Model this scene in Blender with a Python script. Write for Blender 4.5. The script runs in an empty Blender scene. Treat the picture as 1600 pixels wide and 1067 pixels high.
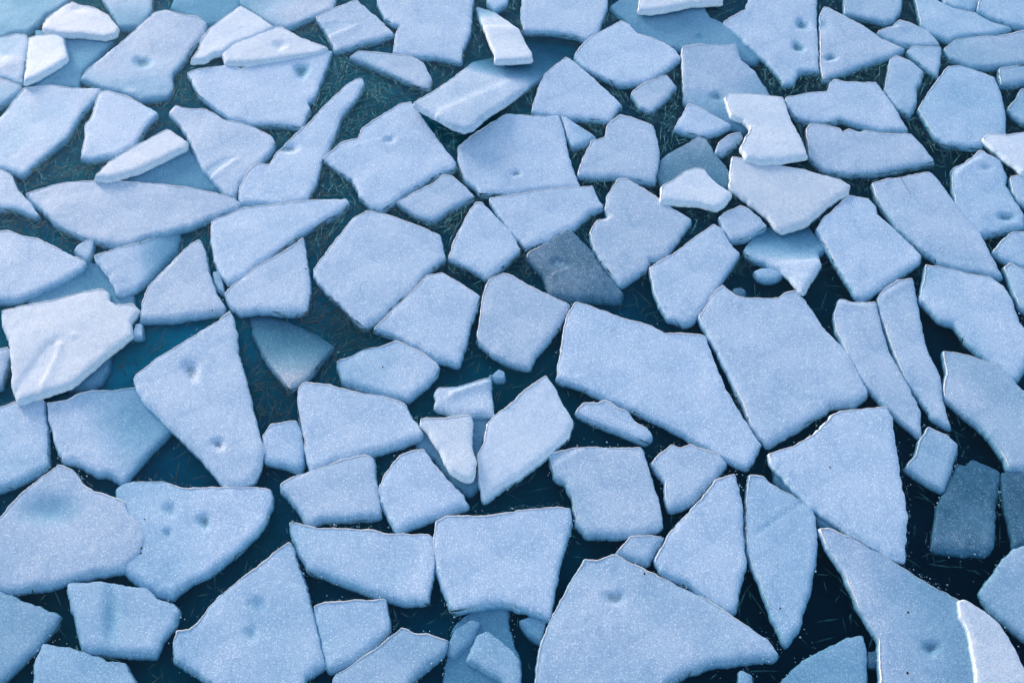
import bpy, bmesh, math, random
import numpy as np
from mathutils import Vector, Matrix, noise
from mathutils.geometry import delaunay_2d_cdt

# ------------------------------------------------------------------ camera, sky, sun
scene = bpy.context.scene
C = scene.collection
random.seed(7); np.random.seed(7)
CAM_H, PITCH, LENS = 5.0, math.radians(55), 35.0
cd = bpy.data.cameras.new('camera'); cam = bpy.data.objects.new('camera', cd); C.objects.link(cam)
cam.location = (0, 0, CAM_H); cam.rotation_euler = (math.pi/2 - PITCH, 0, 0)
cd.lens = LENS; cd.sensor_width = 36; cd.clip_start = .05; cd.clip_end = 400
scene.camera = cam

SUN_EL, SUN_AZ = math.radians(13), math.radians(-38)     # azimuth from +y (away from the camera) towards +x
w = bpy.data.worlds.new('World'); scene.world = w; w.use_nodes = True
wn = w.node_tree.nodes; wl = w.node_tree.links
sky = wn.new('ShaderNodeTexSky'); sky.sky_type = 'NISHITA'; sky.sun_disc = False
sky.sun_elevation = SUN_EL; sky.sun_rotation = SUN_AZ
wl.new(sky.outputs[0], wn['Background'].inputs[0]); wn['Background'].inputs[1].default_value = .15
sd = bpy.data.lights.new('sun', 'SUN'); sun = bpy.data.objects.new('sun', sd); C.objects.link(sun)
sd.energy = 1.1; sd.angle = math.radians(10); sd.color = (1, .84, .80)
d = Vector((math.sin(SUN_AZ)*math.cos(SUN_EL), math.cos(SUN_AZ)*math.cos(SUN_EL), math.sin(SUN_EL)))
sun.rotation_euler = d.to_track_quat('Z', 'Y').to_euler(); sun.location = d*30
scene.view_settings.view_transform = 'Standard'; scene.view_settings.look = 'None'
scene.view_settings.exposure = 1.25; scene.view_settings.gamma = 1
scene.render.engine = 'CYCLES'
scene.cycles.transparent_max_bounces = 16

ABS_D, ABS_C = 14.0, (.14, .55, .63, 1)    # absorption per metre = density * (1 - colour)
# every floe: (name, category, outline as seen in the photograph's pixels, label, options)
# options: z = height of its top above the water in cm, sx / sy = rise per metre to the right / away,
# m = material, pits = [(x, y, rx, ry, depth cm)], bumps = [(x, y, rx, ry, height cm)], ridge = [(x0, y0, x1, y1, width, height cm)]
F = []
def fl(pts, label, name='ice_floe', cat='ice floe', **o):
    v = [float(t) for t in pts.replace(',', ' ').split()]
    F.append((name, cat, list(zip(v[0::2], v[1::2])), label, o))
SL = dict(name='sunken_floe', cat='sunken ice')
TL = dict(name='raised_floe', cat='raised ice')
CH = dict(name='ice_chunk', cat='ice chunk')
# ---- left, top
fl('-30,-20 112,-14 107,0 90,12 68,25 58,38 42,50 18,51 0,58 -20,62', 'dim blue slab under the water in the top left corner', z=-1.2, **SL)
fl('-15,62 0,59 25,53 41,54 44,65 39,93 34,129 25,129 0,120 -15,118', 'narrow pale floe cut off by the left edge, left of the small bright raised slab', z=0.9, bumps=[(8,100,16,10,.8)])
fl('45,60 56,56 91,52 98,60 104,82 104,90 84,104 56,119 37,127 41,98', 'small bright slab with a toothed right side on a sunken slab near the left edge', z=2.6, sy=-.05, **TL)
fl('66,39 73,28 96,11 112,3 127,8 146,11 169,24 184,42 180,51 163,56 135,53 98,52 67,45', 'bright domed slab with a dented top rim near the top left corner', z=2.6, sy=-.05, bumps=[(122,14,12,5,-.7)], **TL)
fl('55,48 185,45 172,70 150,92 128,112 122,137 85,137 38,135 50,118', 'flat blue slab under water carrying the small bright toothed slab near the left edge', z=-2.2, **SL)
fl('150,-10 160,0 170,14 184,41 197,43 218,40 236,18 243,-10', 'wedge floe cut by the top edge, right of the bright domed slab', z=0.8, sy=.03)
fl('125,123 133,112 169,82 197,59 225,33 242,19 259,15 281,22 309,27 322,35 318,53 298,76 284,98 269,115 270,141 259,152 233,153 220,156 197,146 160,136', 'large blade-shaped floe with one round dimple in its middle, upper left', z=1.3, sy=.02, pits=[(222,98,13,10,1.6)], bumps=[(205,144,12,6,.6)])
fl('266,14 285,-10 385,-10 372,12 345,36 322,38 300,28', 'dim blue slab under water along the top edge above the dimpled blade-shaped floe', z=-2.0, **SL)
fl('376,9 398,22 428,42 395,57 362,68 347,80 333,82 322,91 297,95 310,78 314,62 328,44', 'bright peaked slab with a hooked tail at its lower left, beside the dimpled blade-shaped floe', z=2.3, sy=-.05, **TL)
fl('347,84 352,74 372,63 400,53 428,42 440,42 470,59 512,74 493,82 456,87 417,93 390,97 352,97', 'low arched slab with a shallow dent, just above the floe with a water-filled hole', z=2.0, sy=-.05, pits=[(437,71,14,7,1.2)], **TL)
fl('378,-10 548,-10 518,14 476,31 450,43 430,41 398,20 374,6', 'pale slab cut by the top edge, left of the small kite-shaped floe', z=-0.2, sx=.03)
fl('494,27 526,11 557,0 574,14 597,34 615,53 597,60 569,67 524,80 515,62 504,42', 'kite-shaped floe with two scratched ridges across it near the top edge', z=1.3, ridge=[(512,60,556,40,3,.45),(500,40,530,36,5,-.4)])
fl('586,-10 590,5 602,28 614,37 625,39 618,53 614,82 642,87 681,89 720,97 723,76 735,51 737,17 745,-10', 'large jagged-sided floe cut by the top edge, right of the kite-shaped floe', z=1.2)
fl('546,90 560,80 597,83 639,87 661,97 675,124 670,136 659,136 625,121 597,110 569,98', 'club-shaped floe thicker at its right end among needle crystals', z=.6, sx=.02)
fl('566,122 557,124 543,131 512,160 484,191 465,208 434,236 421,256 400,257 388,266 376,290 371,306 376,317 400,317 436,319 470,314 480,310 493,286 501,255 522,212 535,178 557,152 569,130', 'long spear-shaped floe pointing up among needle crystals, with a bitten notch at its left', z=1.1, pits=[(449,232,16,8,1.7)])
fl('292,115 309,108 360,101 376,108 386,105 400,98 442,94 479,86 518,80 507,112 493,149 480,160 484,169 470,198 442,194 400,194 380,190 360,185 337,169 312,149 298,124', 'broad floe with one round water-filled hole near its upper right corner, left of the crystals', z=1.0, pits=[(471,110,15,10,2.6)])
fl('-15,190 0,184 17,163 37,138 76,133 112,138 157,138 152,149 126,177 104,214 65,247 34,273 17,267 0,263 -15,260', 'big smooth floe reaching the left edge in the upper left, with a sharp right corner', z=.9)
fl('-15,118 0,122 34,134 28,146 0,166 -15,172', 'small wedge of ice at the left edge above the big smooth floe', z=.4, sy=.05, **CH)
fl('157,142 169,142 202,152 247,176 230,194 208,228 180,243 141,249 125,247 132,214 132,197 143,180 149,160', 'four-sided floe with a wavy left edge just below the dimpled blade-shaped floe', z=1.1)
fl('148,276 169,253 211,228 261,201 292,221 290,229 253,247 211,266 169,277', 'bright leaf-shaped slab raised above a sunken blue slab, left of centre in the upper left', z=3.0, sy=-.05, **TL)
fl('294,225 300,240 315,261 340,292 342,298 320,299 260,291 186,283 195,270 250,245', 'blue slab under water below the bright leaf-shaped raised slab', z=-2.6, **SL)
fl('263,176 274,164 284,169 318,170 337,177 349,187 375,192 400,200 422,211 431,222 422,236 406,254 386,272 371,292 366,307 351,303 340,290 326,275 315,262 308,247 298,222 281,194', 'fan-shaped floe with a small hooked tip at upper left and a ridge near its bottom', z=1.1, ridge=[(332,276,366,250,3,.4),(330,262,352,250,6,-.4)])
fl('-15,262 0,265 17,272 28,298 45,315 61,337 53,339 37,331 25,326 0,325 -15,325', 'hook-tailed floe at the left edge beside the long lens-shaped floe', z=.9)
fl('40,302 73,292 98,285 146,282 183,282 253,288 298,294 337,302 365,310 376,318 371,325 337,337 292,355 259,363 225,371 202,381 183,384 157,377 132,371 110,363 84,347 65,326 48,313', 'long lens-shaped white floe, the widest on the left side', z=1.2)
fl('-15,362 0,361 11,360 37,369 56,372 84,385 112,399 135,409 129,419 98,438 56,457 25,469 0,469 -15,470', 'rounded half-oval floe at the left edge below the long lens-shaped floe', z=1.1)
fl('115,391 121,382 138,374 146,374 143,393 136,405 120,396', 'tiny curved chip at the tip of the half-oval floe on the left', z=.3, **CH)
fl('146,399 169,392 219,379 264,362 282,367 276,391 247,419 219,447 205,454 184,458 171,433 157,410', 'greyish floe fading at its upper right corner, just below the long lens-shaped floe', z=.6, sx=-.10, sy=-.03)
fl('132,408 157,412 190,440 207,458 211,480 200,486 150,492 45,480 42,466 56,455 98,436', 'blue slab under water between the half-oval floe and the raised slab with rough ridges', z=-2.6, **SL)
fl('312,374 320,391 326,424 337,458 351,478 346,486 309,492 270,498 218,499 222,472 231,447 245,433 281,396 301,379', 'tall triangular floe with a blunt top, right of the greyish floe on the left', z=1.1)
fl('1,485 28,479 84,468 126,457 160,451 169,458 170,469 180,476 208,475 216,483 202,503 204,523 197,528 157,559 121,590 107,601 56,617 27,624 18,601 17,556 14,528 4,506', 'bright raised slab with rough diagonal ridges and a notched top right corner, left edge', z=2.6, sy=-.05, ridge=[(64,604,92,545,4,.5),(30,600,75,540,9,-.5)], bumps=[(92,539,5,5,.7),(116,523,6,4,.4)], **TL)
fl('175,545 171,556 169,576 157,596 141,604 105,606 95,596 130,565 160,545', 'dim corner of a slab under the raised slab with rough ridges', z=-2.8, **SL)
fl('207,524 212,506 221,506 222,525 215,526', 'tiny dim chip just right of the raised slab with rough ridges', z=-.3, **CH)
fl('-15,545 0,545 11,543 17,551 8,579 0,604 -15,610', 'thin crescent of ice at the left edge below the raised ridged slab', z=.8, **CH)
fl('359,485 343,500 303,525 245,560 214,584 209,590 214,607 225,626 267,666 304,702 332,733 337,742 356,759 378,758 397,748 406,728 411,706 404,680 394,640 385,598 371,551 365,500', 'big triangular white floe with two dark melt holes, left of centre', z=1.6, pits=[(299,579,15,14,2.4),(341,694,13,8,2.2)])
fl('73,629 107,624 121,614 146,610 180,610 211,605 240,630 270,669 239,700 191,754 180,745 166,739 152,739 129,725 98,716 87,694 76,652', 'blue-grey floe dipping under the big triangular floe with two holes', z=-.3, sx=-.05, sy=-.03)
fl('-15,640 0,636 22,628 45,622 62,622 70,626 68,640 73,669 74,725 62,735 28,752 0,763 -15,768', 'blocky floe at the left edge, left of the blue-grey dipping floe', z=.9)
fl('93,726 70,742 37,767 17,787 0,808 -15,822 -15,922 0,919 17,922 79,914 112,903 169,893 192,889 202,880 219,865 225,840 219,820 200,804 195,784 185,779 166,773 146,767 127,753 110,731', 'large floe with a wide shallow melt pool overlapping its neighbour, lower left edge', z=1.3, bumps=[(75,795,42,22,-1.5),(180,835,40,40,.7)])
fl('180,765 190,756 208,752 253,752 292,763 332,761 400,761 422,764 425,775 422,792 414,812 400,832 365,865 323,896 295,908 270,930 247,927 225,913 205,900 191,885 200,850 190,800', 'wing-shaped floe with three dark melt spots, lower left', z=.5, sx=.015, pits=[(265,796,13,11,1.1),(262,833,9,8,1.0),(319,815,13,11,1.6)])
fl('-15,920 0,923 22,933 56,947 93,962 84,975 56,1012 28,1037 0,1065 -15,1080', 'pointed teal-tinted floe in the bottom left corner', z=-.9)
fl('105,912 157,909 197,915 230,920 242,934 270,943 281,953 270,978 253,1000 242,1024 197,1020 157,1016 127,1014 121,981 110,941', 'blocky floe with a soft dark band through it, below the melt pool floe', z=.3, bumps=[(172,965,10,40,-1.3)])
fl('50,1085 53,1034 67,1006 82,1007 126,1017 166,1033 194,1035 211,1067 218,1085', 'floe cut by the bottom edge near the left corner', z=-.6)
fl('453,846 440,854 400,886 365,913 332,941 306,975 295,983 275,984 270,1006 274,1031 304,1048 332,1067 350,1085 470,1085 476,1058 504,1041 507,1037 493,981 481,927 467,888 459,860', 'big triangular floe with two faint dark melt spots at the bottom, left of centre', z=.7, pits=[(403,944,18,11,1.1),(392,990,12,11,1.1)])
# ---- middle left
fl('329,346 360,334 379,325 400,323 456,316 495,312 541,311 546,317 524,334 498,348 473,362 437,388 400,415 379,433 357,442 343,424 334,402 330,374', 'horn-shaped floe tapering to the right, below the long spear-shaped floe', z=1.1)
fl('351,458 365,444 400,418 428,402 456,385 474,371 479,407 484,452 479,486 465,488 400,484 374,489 357,472', 'triangular floe with a straight right side, below the horn-shaped floe', z=1.1)
fl('333,425 342,424 347,440 350,457 341,452 335,440', 'sliver of slush ice wedged left of the horn-shaped floe', z=-.6, **CH)
fl('388,490 398,487 440,500 500,525 523,543 505,560 480,590 452,607 430,582 410,552 395,522', 'dark triangular slab whose upper side sinks out of sight, left of centre', z=-2.9, sy=-.13, sx=-.03, m='wet', **SL)
fl('525,563 541,560 574,544 594,542 619,531 642,542 664,553 687,572 681,584 661,604 639,622 597,615 557,603 535,596', 'spindle-shaped bluish floe with one black speck, just below the big five-sided floe', z=-.1, sx=.02)
fl('465,607 476,597 512,601 557,612 597,619 633,629 642,649 661,677 653,684 619,695 569,709 518,722 487,735 479,714 474,683 467,646', 'four-sided floe with a sharp right tip, below the spindle-shaped floe', z=1.0)
fl('410,680 422,663 439,660 462,657 469,671 474,691 473,722 467,733 445,725 414,718', 'small squarish floe between the holed triangular floe and the sharp-tipped floe', z=.6, sx=-.05)
fl('438,757 456,745 498,731 535,718 569,711 583,716 586,739 594,795 594,804 557,808 507,809 482,818 462,789 450,775 440,765', 'wedge floe with a pointed left end, below the sharp-tipped four-sided floe', z=.7)
fl('591,764 602,739 625,711 645,704 663,701 675,722 704,753 723,773 733,789 709,795 687,804 639,820 622,830 608,809 597,784', 'rounded shield-shaped floe left of the bright upright slab near the centre', z=.9)
fl('681,611 687,605 712,604 732,598 763,590 767,584 768,618 770,646 737,646 709,645 681,635', 'small half-sunk floe with a bright curved rim above the bright upright slab', z=.4, sy=-.08, ridge=[(705,614,758,596,4,1.0)])
fl('768,587 779,577 788,581 788,591 776,592', 'tiny dim crumb beside the small half-sunk floe near the centre', z=-1.0, **CH)
fl('656,655 667,653 695,653 734,648 737,657 736,697 743,722 737,746 720,743 704,733 687,700 670,674', 'bright tooth-shaped slab standing over a sunken one near the centre', z=4.0, sy=-.05, **TL)
fl('648,683 656,668 737,640 764,655 752,700 747,761 732,771 709,755 680,717 655,702', 'blue slab under water beneath the bright tooth-shaped slab', z=-3.0, **SL)
fl('574,329 602,334 653,353 688,367 695,402 661,427 642,452 597,492 569,511 557,500 521,464 498,441 489,421 512,391 541,354 552,340', 'big five-sided white floe left of centre, above the spindle-shaped floe', z=1.4)
fl('505,247 535,222 560,216 566,200 597,180 625,162 642,159 659,183 681,214 712,253 711,262 681,272 642,295 597,327 580,323 563,306 552,281 512,253', 'diamond-shaped floe with a small dimple and a stepped upper left side, above the five-sided floe', z=1.2, pits=[(609,219,9,6,1.2)], ridge=[(545,230,590,218,3,.25)])
fl('619,316 642,303 675,287 692,274 706,274 723,287 741,306 709,323 675,344 653,337', 'small rhombus floe between the diamond-shaped floe and the big five-sided floe', z=.8)
fl('743,315 754,316 779,343 800,363 813,391 800,402 793,408 763,434 737,419 701,403 709,376 729,337', 'kite-shaped floe with a narrow top, right of the big five-sided floe', z=1.0)
fl('584,513 614,483 645,455 667,430 690,426 718,441 750,462 737,497 729,531 716,569 681,559 653,542 614,522', 'four-sided floe hugging the lower right side of the big five-sided floe', z=1.1)
fl('763,438 785,427 800,430 828,447 856,461 890,475 876,503 856,531 834,556 828,574 800,567 771,553 746,531 749,503 754,461', 'compact five-sided floe at the very centre of the ice', z=1.1)
fl('761,661 775,647 800,629 822,607 853,587 865,604 881,635 896,657 887,680 856,708 828,730 800,751 774,767 757,780 749,753 746,711 757,691', 'bright oblong floe pointing down left, right of the tooth-shaped slab', z=1.8, sy=.03)
# ---- top centre
fl('814,28 815,8 825,-12 950,-12 949,11 941,31 932,53 918,62 898,55 862,49 817,48', 'squarish floe cut by the top edge, right of the small folded bright slab', z=1.0)
fl('744,11 774,20 800,38 811,48 831,84 831,90 800,93 773,94 774,81 761,56 757,42 746,20', 'small folded slab with a bright lower half near the top edge', z=3.2, sy=-.12, ridge=[(762,44,812,46,6,.9)], **TL)
fl('757,-10 762,5 774,15 792,6 800,-10', 'small tip of ice cut by the top edge above the folded slab', z=.6, **CH)
fl('645,160 681,141 709,121 737,98 773,90 800,75 822,60 856,56 893,62 914,68 896,84 856,115 817,141 800,153 765,174 737,197 723,200 698,191 675,177', 'long slab with a bright lower flank and a sunken dim upper side, top centre', z=.3, sy=-.16, sx=-.06, ridge=[(690,176,800,128,10,.7)], **TL)
fl('897,87 912,67 941,48 971,32 983,37 997,53 1033,65 1053,76 1064,90 1039,110 1014,126 969,132 946,121 912,104', 'arrowhead-shaped floe right of the long half-sunken slab, top centre', z=1.1)
fl('952,11 968,0 1000,-12 1080,-8 1109,28 1132,37 1160,62 1188,90 1180,97 1160,95 1100,80 1067,78 1045,72 1019,63 997,53 980,34', 'wide dim slab under water below the bright strip at the top edge', z=-1.9, pits=[(1095,58,9,5,1.2)], **SL)
fl('998,14 1005,-10 1140,-10 1128,1 1081,4 1039,13 1015,15', 'bright raised strip of ice along the top edge above the wide sunken slab', z=4.5, sy=-.05, **TL)
fl('1066,73 1095,69 1126,72 1150,69 1157,93 1180,112 1199,141 1205,152 1195,165 1175,185 1172,202 1160,204 1140,197 1110,182 1080,167 1069,157 1067,112', 'half-sunken floe with one blurred dark hole, left of the bright axe-shaped slab', z=-.3, sy=.05, sx=-.02, pits=[(1121,151,12,7,1.8)])
fl('1053,201 1064,183 1075,162 1095,169 1143,195 1123,205 1098,212 1081,208', 'small triangular floe resting on the lower end of the half-sunken holed floe', z=1.2)
fl('1133,152 1140,146 1165,146 1200,149 1224,152 1234,183 1251,214 1262,242 1234,247 1200,250 1188,250 1168,245 1158,230 1165,215 1174,200 1163,186 1143,180', 'bright axe-shaped slab with a curled upper left corner, upper right', z=3.4, sy=-.05, **TL)
fl('1119,236 1123,222 1137,211 1157,207 1161,214 1146,228 1129,239', 'small oval chip just left of the bright axe-shaped slab', z=.3, sx=-.1, **CH)
fl('852,115 884,89 898,97 926,121 971,163 952,188 912,184 870,180 831,174 834,160 842,135', 'triangular floe with clipped top, just below the arrowhead-shaped floe', z=1.1)
fl('986,145 1002,132 1042,117 1057,135 1039,155 1018,174 1000,166', 'small four-sided floe alone in the dark water right of the clipped triangular floe', z=.7)
fl('877,180 884,183 932,215 912,225 896,230 887,214', 'thin teal splinter between two floes, below the clipped triangular floe', z=-.4, sx=-.05, **CH)
fl('715,230 737,211 774,188 791,178 800,178 850,182 873,180 881,202 887,239 904,287 906,292 856,296 800,302 751,302 743,292 725,277 717,250', 'large six-sided floe with one tiny pit near its lower edge, above centre', z=1.1, pits=[(807,271,9,6,1.3)])
fl('948,195 969,179 991,184 1022,197 1030,236 1028,260 1022,285 1000,280 969,274 940,276 905,274 903,270 912,245 924,221 946,214', 'floe with a stepped upper left side, right of the large six-sided floe', z=1.0)
fl('1028,278 1033,250 1045,239 1067,228 1092,213 1104,219 1118,242 1134,259 1141,273 1138,292 1110,304 1060,304 1035,292', 'dim rounded slab behind the small bright hat-shaped slab', z=-1.6, sy=.05, m='wet', **SL)
fl('1033,292 1053,281 1070,267 1090,262 1101,265 1112,280 1143,302 1132,316 1118,323 1095,317 1075,315 1033,313', 'small bright hat-shaped slab lying on the front of a dim rounded one', z=2.6, sy=-.05, **TL)
fl('765,310 800,305 856,296 926,291 933,307 943,322 921,331 898,354 873,362 856,376 822,386 800,363 779,335', 'floe with a straight top edge, directly below the large six-sided floe', z=1.0)
fl('822,399 828,392 856,379 867,371 887,357 898,365 926,393 941,419 974,458 966,469 926,466 884,465 859,457 848,427', 'thin grey translucent floe with a dent, right of centre', z=-.3, sx=-.02, m='clear', pits=[(873,410,14,8,1.6)], ridge=[(866,428,886,420,3,.6)])
fl('921,362 932,344 950,340 946,325 949,305 966,280 980,280 1002,292 1030,310 1053,326 1081,343 1067,362 1042,396 1030,403 1014,405 1009,419 990,432 969,444 949,419 929,388', 'floe with a curled notch in its upper left side, right of the grey translucent floe', z=1.2, pits=[(945,336,11,7,1.5)])
fl('1015,417 1053,396 1081,374 1115,350 1129,358 1140,379 1156,396 1137,424 1109,464 1084,500 1070,504 1045,497 1030,475 1022,452', 'sack-shaped floe with a rounded bottom, above the two largest floes', z=1.1)
fl('1123,339 1137,330 1157,320 1171,326 1188,341 1198,353 1165,371 1143,375 1132,358', 'small four-sided floe between the sack-shaped floe and the pale shield-shaped floe', z=.8)
fl('1144,244 1168,249 1200,255 1256,265 1312,281 1328,290 1324,299 1298,315 1262,346 1237,354 1222,359 1208,348 1200,336 1165,309 1141,292 1142,265', 'pale shield-shaped floe directly below the bright axe-shaped slab', z=2.2, sy=-.02)
fl('1162,391 1177,371 1194,357 1222,352 1259,345 1270,362 1290,388 1279,396 1283,413 1265,438 1255,454 1239,436 1220,419 1200,412 1185,407 1170,400', 'sunken slab with a bright pointed lower tip, below the pale shield-shaped floe', z=-1.0, sy=-.16, ridge=[(1226,412,1280,408,5,.5)], **SL)
fl('1178,424 1191,419 1205,419 1217,421 1224,428 1214,435 1200,437 1186,434', 'small oval crumb above the deeply sided large floe, left of the bright tip', z=-.6, **CH)
fl('1146,451 1158,449 1166,455 1160,462 1150,460', 'tiny clear blob of ice at the top of the large floe right of centre', z=-.8, m='clear', **CH)
# ---- right
fl('1277,357 1287,340 1304,326 1326,305 1357,310 1370,323 1371,334 1402,362 1440,399 1437,408 1391,438 1349,466 1338,461 1321,433 1304,407', 'six-sided floe with a cracked-off upper left rim, right of the bright-tipped sunken slab', z=1.0)
fl('1363,286 1385,279 1408,277 1453,268 1467,281 1481,301 1509,337 1532,365 1567,431 1537,426 1504,420 1470,410 1441,389 1406,358 1384,329 1369,306', 'long parallelogram floe with a thin dark twig on it, on the right', z=1.0)
fl('1130,35 1146,25 1165,15 1195,-10 1277,-10 1276,17 1277,56 1279,110 1267,111 1256,110 1248,112 1239,129 1225,131 1220,121 1200,97 1165,65', 'floe with two round dark holes one above the other, top right', z=1.4, pits=[(1254,38,10,9,2.8),(1247,73,10,9,2.6)])
fl('1280,28 1287,11 1296,13 1318,25 1352,42 1380,62 1415,77 1391,87 1355,100 1321,112 1287,125 1282,98 1282,56', 'triangular floe pointing right with one crescent dent, right of the two-holed floe', z=1.0, pits=[(1298,90,11,5,2.2)], bumps=[(1287,38,7,8,-.7)])
fl('1318,-10 1414,-10 1408,14 1397,31 1383,34 1357,28 1320,21', 'blocky floe cut by the top edge, above the triangular floe pointing right', z=.8)
fl('1371,49 1394,42 1405,31 1425,37 1450,48 1470,70 1439,72 1411,69 1386,60', 'small hat-shaped floe between the triangular floe and the long pointed floe, top right', z=.8, ridge=[(1378,46,1404,42,3,.6)])
fl('1425,-5 1467,2 1490,13 1523,20 1551,35 1582,44 1551,52 1509,55 1484,62 1453,51 1439,37', 'long pointed floe tapering right near the top right corner', z=.7)
fl('1465,-12 1535,-12 1530,4 1518,17 1498,13 1475,4', 'small piece cut by the top edge, above the long pointed floe', z=.4, **CH)
fl('1527,15 1540,-5 1560,-15 1620,-15 1620,46 1600,42 1574,37 1549,27', 'dim floe filling the top right corner', z=-.4)
fl('1475,76 1492,62 1523,58 1560,57 1600,48 1620,46 1620,96 1600,98 1551,104 1518,104 1487,90', 'long rounded floe reaching the right edge, just under the top right corner', z=.7)
fl('1418,80 1425,73 1471,74 1470,93 1464,117 1445,104', 'small wedge left of the long rounded floe, top right', z=.5)
fl('1391,93 1400,87 1425,96 1443,111 1439,129 1432,138 1433,157 1422,180 1402,166 1383,141 1388,112', 'boot-shaped floe with a bite in its right side, left of the large hexagonal floe', z=.7)
fl('1435,169 1453,141 1481,104 1498,103 1526,111 1554,121 1565,146 1572,180 1572,211 1546,213 1534,228 1518,229 1481,226 1461,214', 'large hexagonal floe near the right edge, upper right', z=.5)
fl('1561,107 1600,102 1620,100 1620,125 1600,127 1582,132 1564,132', 'small block at the right edge above the large hexagonal floe', z=.4, **CH)
fl('1575,169 1588,155 1597,138 1620,132 1620,196 1600,191 1585,180', 'small pointed piece at the right edge, right of the large hexagonal floe', z=.3, **CH)
fl('1536,216 1546,209 1574,211 1600,207 1620,205 1620,275 1600,268 1574,247 1551,230', 'raised pale slab at the right edge overlapping the bottom of the hexagonal floe', z=2.0, sy=-.05, **TL)
fl('1488,264 1509,253 1532,235 1563,250 1574,275 1572,290 1585,312 1601,334 1600,353 1577,358 1532,367 1509,343 1495,320 1490,292', 'floe with a dark hole lower right and a notched right side, near right edge', z=.7, pits=[(1572,339,13,7,2.2),(1540,262,9,6,.9)], ridge=[(1500,265,1528,248,4,.6)])
fl('1579,276 1590,274 1620,278 1620,335 1604,330 1592,312 1582,295', 'dim piece at the right edge beside the floe with the notched right side', z=-.1, **CH)
fl('1551,393 1566,375 1582,363 1620,358 1620,422 1600,416 1574,407', 'small pointed floe at the right edge below the notched holed floe', z=.4)
fl('1569,418 1578,411 1600,421 1620,431 1620,510 1604,497 1594,478 1580,442', 'narrow strip of ice at the right edge beside the hip-shaped floe', z=.3)
fl('1438,468 1445,433 1447,413 1467,416 1509,427 1549,434 1568,447 1582,469 1594,503 1603,530 1602,575 1588,592 1551,566 1515,537 1492,505 1470,499 1453,483', 'large bent floe with a scooped lower left side, under the parallelogram floe', z=.8)
fl('1474,548 1504,552 1557,569 1579,584 1600,612 1620,630 1620,738 1600,733 1577,732 1565,705 1537,669 1509,648 1477,621 1474,604 1480,584', 'large curved floe running off the right edge below the large bent floe', z=.6)
fl('1372,464 1383,450 1402,438 1426,434 1433,466 1442,517 1450,548 1453,556 1470,587 1473,621 1485,666 1461,652 1442,626 1416,593 1399,553 1385,514 1377,495', 'long tusk-shaped floe, the right one of a close pair', z=.8, ridge=[(1382,460,1410,443,3,.5)])
fl('1304,495 1312,466 1335,472 1352,473 1369,472 1374,497 1389,548 1400,567 1423,610 1439,641 1439,680 1414,660 1380,629 1346,590 1326,553 1307,514', 'long tusk-shaped floe with a dented top, the left one of a close pair', z=.7, ridge=[(1316,474,1362,477,3,.5)])
fl('1092,495 1115,458 1129,445 1149,461 1165,465 1200,466 1217,466 1228,457 1242,454 1256,466 1276,495 1284,509 1312,537 1326,551 1357,615 1335,629 1298,632 1290,640 1284,643 1242,669 1200,694 1177,669 1160,626 1132,570 1106,520', 'huge floe with a dented top edge, right of centre, left of the tusk-shaped pair', z=1.2)
fl('898,472 926,479 969,495 1019,509 1039,521 1067,520 1102,524 1113,556 1135,610 1163,655 1189,694 1168,729 1132,714 1092,691 1059,671 997,641 952,624 912,604 870,590 876,551 882,510 887,490', 'huge boot-like floe stretching from centre down to the lower right', z=1.2)
fl('898,643 912,629 934,630 945,624 969,638 983,643 991,657 1014,671 1020,680 1008,689 986,680 952,666 926,657', 'slender ragged sliver just below the huge boot-like floe', z=.5)
fl('858,708 884,702 918,698 969,700 1002,698 1014,733 1025,767 1033,798 1035,820 1008,832 969,835 918,835 901,818 896,784 895,775 884,753 867,745', 'squarish floe with a sunken upper left corner, below the ragged sliver', z=.8, sx=.02, ridge=[(872,722,910,701,4,.4)])
fl('1018,722 1030,708 1050,694 1061,700 1078,694 1098,701 1120,708 1136,723 1109,753 1081,784 1047,796 1039,775 1040,753', 'shell-shaped floe with a nicked top edge, below the tip of the huge boot-like floe', z=.7)
fl('1023,874 1045,834 1081,795 1104,770 1118,750 1149,739 1157,773 1161,795 1160,801 1163,860 1166,879 1157,913 1149,953 1135,954 1098,930 1081,913 1053,902 1033,891', 'tall shark-fin-shaped floe with its tip pointing up, below the shell-shaped floe', z=.9)
fl('963,863 986,837 1016,836 1038,839 1025,857 1011,877 986,871', 'small rounded chunk above the giant triangular floe at the bottom', z=-.2, **CH)
fl('1171,742 1194,745 1202,755 1235,773 1268,790 1274,809 1277,857 1267,919 1253,958 1250,978 1228,1006 1214,975 1200,944 1179,891 1168,860 1167,795 1168,765', 'tall dagger-shaped floe pointing down, right of the shark-fin-shaped floe', z=.1, ridge=[(1180,832,1262,775,2,-.35)])
fl('1201,709 1242,697 1273,677 1304,646 1312,642 1357,638 1386,636 1394,657 1402,711 1414,781 1417,803 1412,872 1397,868 1357,846 1324,826 1270,789 1248,767 1228,747 1205,722', 'large bright triangular floe with a long frosted upper left edge, lower right', z=1.7)
fl('1208,725 1250,760 1335,830 1330,836 1300,827 1279,817 1272,795 1240,772 1212,750', 'thin sunken strip under the lower left edge of the large bright triangular floe', z=-3.2, **SL)
fl('1415,730 1433,708 1436,691 1450,667 1481,680 1497,694 1487,733 1474,764 1453,754', 'small four-sided floe in dark water below the tusk-shaped pair', z=.4)
fl('1467,790 1481,759 1498,725 1512,728 1520,718 1563,736 1560,767 1556,784 1554,849 1540,863 1495,861 1457,854', 'dark teal translucent floe near the right edge, with a curled rim at its top', z=-1.4, sy=-.03, m='clear')
fl('1566,738 1620,742 1620,845 1600,849 1586,854 1575,804 1568,770', 'dark teal translucent floe cut by the right edge', z=-1.6, m='clear')
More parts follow.
